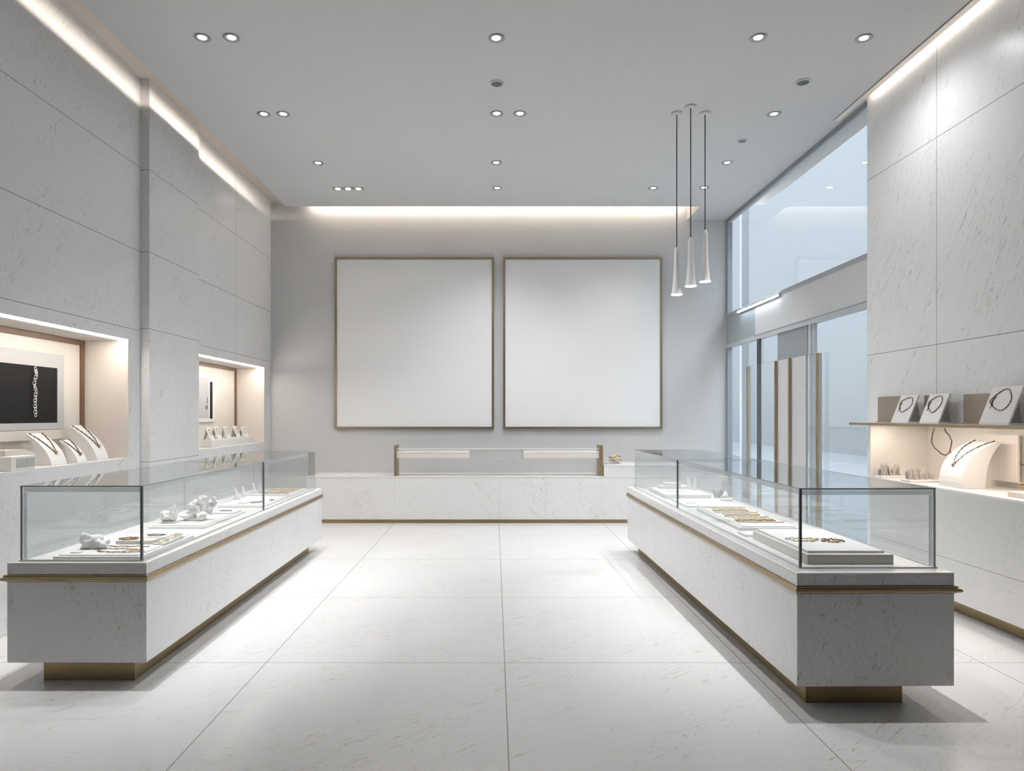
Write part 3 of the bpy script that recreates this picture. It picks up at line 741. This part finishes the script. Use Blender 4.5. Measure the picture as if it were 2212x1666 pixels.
# far niche screen
t = thing('display_screen', 'pale panel with a black upright bar on the back of the far niche', 'screen', (XN+.02, 8.3, 1.40), 0, 'framed niche screens')
obj('border', MB().box(XN+.001, XN+.02, 7.3, 8.86, 1.41, 2.02), 'white', t, .003)
obj('screen', MB().box(XN+.02, XN+.024, 7.4, 8.66, 1.47, 1.98), 'grey', t)
obj('black_bar', MB().box(XN+.02, XN+.027, 8.70, 8.765, 1.455, 1.935), 'black', t)
o = lone('pendant_necklace', MB().tube([(0, .02*math.cos(a), .022*math.sin(a)) for a in [2*PI*k/20 for k in range(20)]], .003, 5, 0, True).tube([(0, .01, .05), (0, .03, .10), (0, .02, .13)], .003, 5), 'jet', 'small dark pendant fixed on the pale panel of the far niche', 'necklace', (0,0,0)); o.location = (XN+.0285, 8.58, 1.60)
# risers and ring easels in the far niche
def riser(lab, x0, x1, y0, y1, h):
    o = obj('riser', MB().box(x0, x1, y0, y1, ZB+.0005, ZB+h), 'white', None, .004); origin(o, ((x0+x1)/2, (y0+y1)/2, ZB)); tag(o, lab, 'riser', 'white risers in the far niche'); return ZB+h
z1_ = riser('longer white riser block, nearer in the far niche', -3.54, -3.40, 8.02, 8.74, .085)
z2_ = riser('shorter white riser block, nearer the back wall in the far niche', -3.55, -3.40, 8.84, 9.45, .085)
def make_easel(w, h, d):
    """slanted card easel facing +x, w along y"""
    t = thing('easel', '', 'easel')
    obj('base', MB().box(-d*.55, d*.5, -w/2, w/2, 0, .012), 'white', t, .002, True)
    a = .38*h
    pr = [(d*.5, .012), (d*.5-.012, .012), (d*.5-a-.012, h), (d*.5-a, h+.002)]
    obj('panel', MB().prism(pr, -w/2, w/2, 'xz'), 'white', t, .0015, True)
    pr2 = [(-d*.55, .012), (-d*.55+.012, .012), (d*.5-a-.010, h*.8), (d*.5-a-.017, h*.8)]
    obj('strut', MB().prism(pr2, -w*.3, w*.3, 'xz'), 'cream', t, 0, True)
    return t, a
EA = [(446, 8.11, z1_, .11, .15, 'nearest small white easel on the longer riser, far niche'), (466, 8.34, z1_, .13, .16, 'second small white easel on the longer riser, far niche'),
      (491, 8.62, z1_, .12, .155, 'third small white easel, at the far end of the longer riser, far niche'), (508, 8.95, z2_, .12, .155, 'nearer small white easel on the shorter riser, far niche'),
      (527, 9.22, z2_, .16, .14, 'farther small white easel on the shorter riser, far niche')]
for k, (px, y, z, w_, h, lab) in enumerate(EA):
    t, a = make_easel(w_, h, .10); t.location = (-3.475, y, z+.0005); tag(t, lab, 'easel', 'small white easels in the far niche')
    pts = []
    for i in range(24):
        q = 2*PI*i/24; zz = h*.62+h*.26*math.sin(q); yy = w_*.28*math.cos(q)
        pts.append((-3.475+.05-a*(zz-.012)/(h-.012)+.004, y+yy, z+zz))
    lay(pts, .0022, 'jet', 'thin dark necklace looped on the ' + ('nearest', 'second', 'third', 'fourth', 'farthest')[k] + ' small easel of the far niche', group='necklaces on the small easels', closed=True)

# ------------------------------------------------------------------ right shelf and bench
ZS = 1.436
t = thing('wall_shelf', 'long thin bronze edged shelf on the right marble wall', 'shelf', (3.33, 2.3, 1.414))
obj('board', MB().box(3.245, XR-.0005, YF, 6.085, 1.416, 1.430), 'bronze', t)
obj('shelf_top', MB().box(3.244, XR-.0005, YF, 6.087, 1.430, ZS), 'top', t)
obj('front_edge', MB().box(3.238, 3.245, YF, 6.09, 1.412, 1.434), 'bronze', t, .001)
for lab, a, b_, zt in (('smoked brown acrylic panel at the far end of the right shelf', 5.50, 5.92, 1.660), ('narrow smoked brown panel between the two smaller shelf easels', 5.02, 5.28, 1.655), ('smoked brown panel behind the largest shelf easel', 4.50, 4.84, 1.650)):
    t = thing('acrylic_panel', lab, 'panel', (3.405, (a+b_)/2, ZS), 0, 'smoked acrylic panels')
    obj('sheet', MB().box(3.402, 3.412, a, b_, ZS+.0005, zt), 'smoke', t, .001)
    obj('foot', MB().box(3.385, 3.415, a, b_, ZS+.0005, ZS+.008), 'smoke', t)
for k, (yc, w_, h, lab, nl) in enumerate(((5.36, .225, .222, 'farthest white slanted easel on the right shelf', 'dark fine necklace on the farthest shelf easel'), (5.00, .22, .222, 'middle white slanted easel on the right shelf', 'dark fine necklace on the middle shelf easel'), (4.35, .26, .25, 'largest white slanted easel, nearest on the right shelf', 'dark fine necklace on the largest shelf easel'))):
    t, a = make_easel(w_, h, .13); t.location = (3.318, yc, ZS+.0005); t.rotation_euler.z = PI; tag(t, lab, 'easel', 'white easels on the right shelf')
    def sp(yy, zz): return (3.318-.065+a*(zz-.012)/(h-.012)-.0045, yc+yy, ZS+zz)
    pts = []
    for i in range(40):
        q = 2*PI*i/40
        pts.append(sp(w_*(.34*math.cos(q)+.05*math.sin(2*q+k)), h*(.66+.25*math.sin(q)+.03*math.cos(3*q+k))))
    n = thing('necklace', nl, 'necklace', sp(0, h*.4), 0, 'necklaces on shelf easels')
    obj('chain', MB().tube(pts, .0026, 6, 0, True, bead(.25)), 'jet', n)
    obj('drop', MB().tube([sp(w_*.25, h*.75), sp(w_*.31, h*.62), sp(w_*.27, h*.52), sp(w_*.30, h*.44)], .0035, 6), 'jet', n)
ZT = .9435
x, y = at(2105, 1056, ZT)
bust_set('large curved white necklace bust on the right marble bench', (x+.02, y+.13, ZT+.0005), .26, .36, -1, 5, 'white necklace bust on the bench', 'dark leafy necklace draped over the large bust on the right bench', (.088, .185))
# hanging necklace below shelf
def hang(pxs, X, label):
    pts = [(X, X*F/(px-CX), EYE-(py-CY)*(X*F/(px-CX))/F) for px, py in pxs]
    # smooth
    out = []
    for i in range(len(pts)-1):
        for k in range(6): out.append(tuple(Vector(pts[i]).lerp(Vector(pts[i+1]), k/6)))
    out.append(pts[-1]); return out
pts = hang([(2018, 926), (2014, 940), (2012, 955), (2018, 967), (2026, 974), (2034, 981), (2043, 984), (2051, 978), (2054, 966), (2056, 953), (2050, 940), (2044, 934), (2040, 926)], 3.86, '')
t = thing('necklace', 'dark open necklace hanging from under the right shelf', 'necklace', pts[0])
obj('chain', MB().tube(pts, .0045, 6, 0, False, bead(.45)), 'jet', t)
obj('pendant', MB().lump(pts[42], (.01, .022, .022), 3, 1, .3), 'amber', t)
# leaning board behind bust
o = lone('display_board', MB().box(3.90, 3.915, 4.97, 5.30, ZT+.05, 1.35), 'beige', 'plain beige board on the back of the bench niche, right of the bust', 'board', (3.9, 5.13, ZT+.05))
def crystal_on_base(lab, px, py, w_, d_, h, seed, n):
    x, y = at(px, py, ZT)
    t = thing('crystal_ornament', lab, 'ornament', (x+.02, y+.05, ZT+.0005), 0, 'grey crystal ornaments on the bench')
    obj('base', MB().box(-w_*.62, w_*.62, -d_*.9, d_*.9, 0, .018), 'white', t, .003, True)
    c_ = crystal(seed, w_, d_, h, n)
    c_.v = [(a, b_, q+.017) for a, b_, q in c_.v]
    obj('crystals', c_, 'crystal', t, 0, True)
crystal_on_base('grey rough crystal on white base at the far end of the right bench', 1925, 1033, .17, .06, .115, 11, 34)
crystal_on_base('wider grey crystal row on white base, nearer the bust on the right bench', 1990, 1042, .20, .07, .11, 12, 44)
x, y = at(2215, 1076, ZT)
t = thing('jewel_stand', 'dark gold beaded ornament on grey block at the near end of the right bench', 'ornament', (x+.03, y, ZT+.0005))
obj('base', MB().box(-.08, .10, -.09, .09, 0, .035), 'cream', t, .003, True)
m = MB()
for i in range(34):
    q = i/33; m.lump((-.06+.13*((i*7) % 11)/11*(1-q*.5)+.06*q, -.06+.12*((i*5) % 7)/7*(1-q*.6), .045+.13*q), (.016, .016, .013), i, 1, .25)
obj('beads', m, 'amber', t, 0, True)
pts = hang([(2196, 996), (2203, 1002), (2212, 1006), (2220, 1004), (2228, 992)], 3.93, '')
lay(pts, .003, 'jet', 'thin dark necklace on the bench niche back at the right edge')

# ------------------------------------------------------------------ gold bracelet on the raised back block
zb = .8055
t = thing('bracelet_stack', 'small cluster of gold bracelets on a thin tray at the right of the back counter', 'bracelet', (1.725, 9.55, zb))
obj('tray', MB().box(1.56, 1.78, 9.45, 9.66, zb, zb+.008), 'silver', t, .001)
m = MB()
for i in range(7):
    q = i*2.4; m.tube([(1.725+.035*math.cos(q)+.055*math.cos(a), 9.55+.02*math.sin(q)+.045*math.sin(a), zb+.045+.012*i+.018*math.sin(a+q)) for a in [2*PI*k/26 for k in range(26)]], .0065, 6, 0, True, bead(.3))
obj('hoops', m, 'chain', t)
m = MB()
for i in range(6): m.tube([(1.665+.024*i, 9.52, zb+.008), (1.67+.023*i, 9.55, zb+.05)], .006, 6)
obj('rack', m, 'silver', t)

# ------------------------------------------------------------------ world, camera, render look
W = bpy.data.worlds.new('daylight'); S.world = W; W.use_nodes = True
bg = W.node_tree.nodes['Background']; bg.inputs[0].default_value = (.79, .89, 1.0, 1); bg.inputs[1].default_value = 5.4
cam = bpy.data.cameras.new('camera'); co = bpy.data.objects.new('camera', cam); COL.objects.link(co)
co.location = (0, 0, EYE); co.rotation_euler = (PI/2, 0, 0)
cam.sensor_width = 36; cam.lens = 36*F/2212; cam.shift_x = (1106-CX)/2212; cam.shift_y = (CY-833)/2212; cam.clip_start = .05
S.camera = co
S.view_settings.view_transform = 'Standard'; S.view_settings.look = 'None'; S.view_settings.exposure = .27; S.view_settings.gamma = 1
cy = S.cycles
cy.use_denoising = True; cy.max_bounces = 8; cy.diffuse_bounces = 4; cy.glossy_bounces = 3; cy.transparent_max_bounces = 24
cy.use_adaptive_sampling = True; cy.adaptive_threshold = .12; cy.adaptive_min_samples = 16; cy.use_light_tree = False
cy.sample_clamp_indirect = 6; cy.caustics_reflective = False; cy.caustics_refractive = False
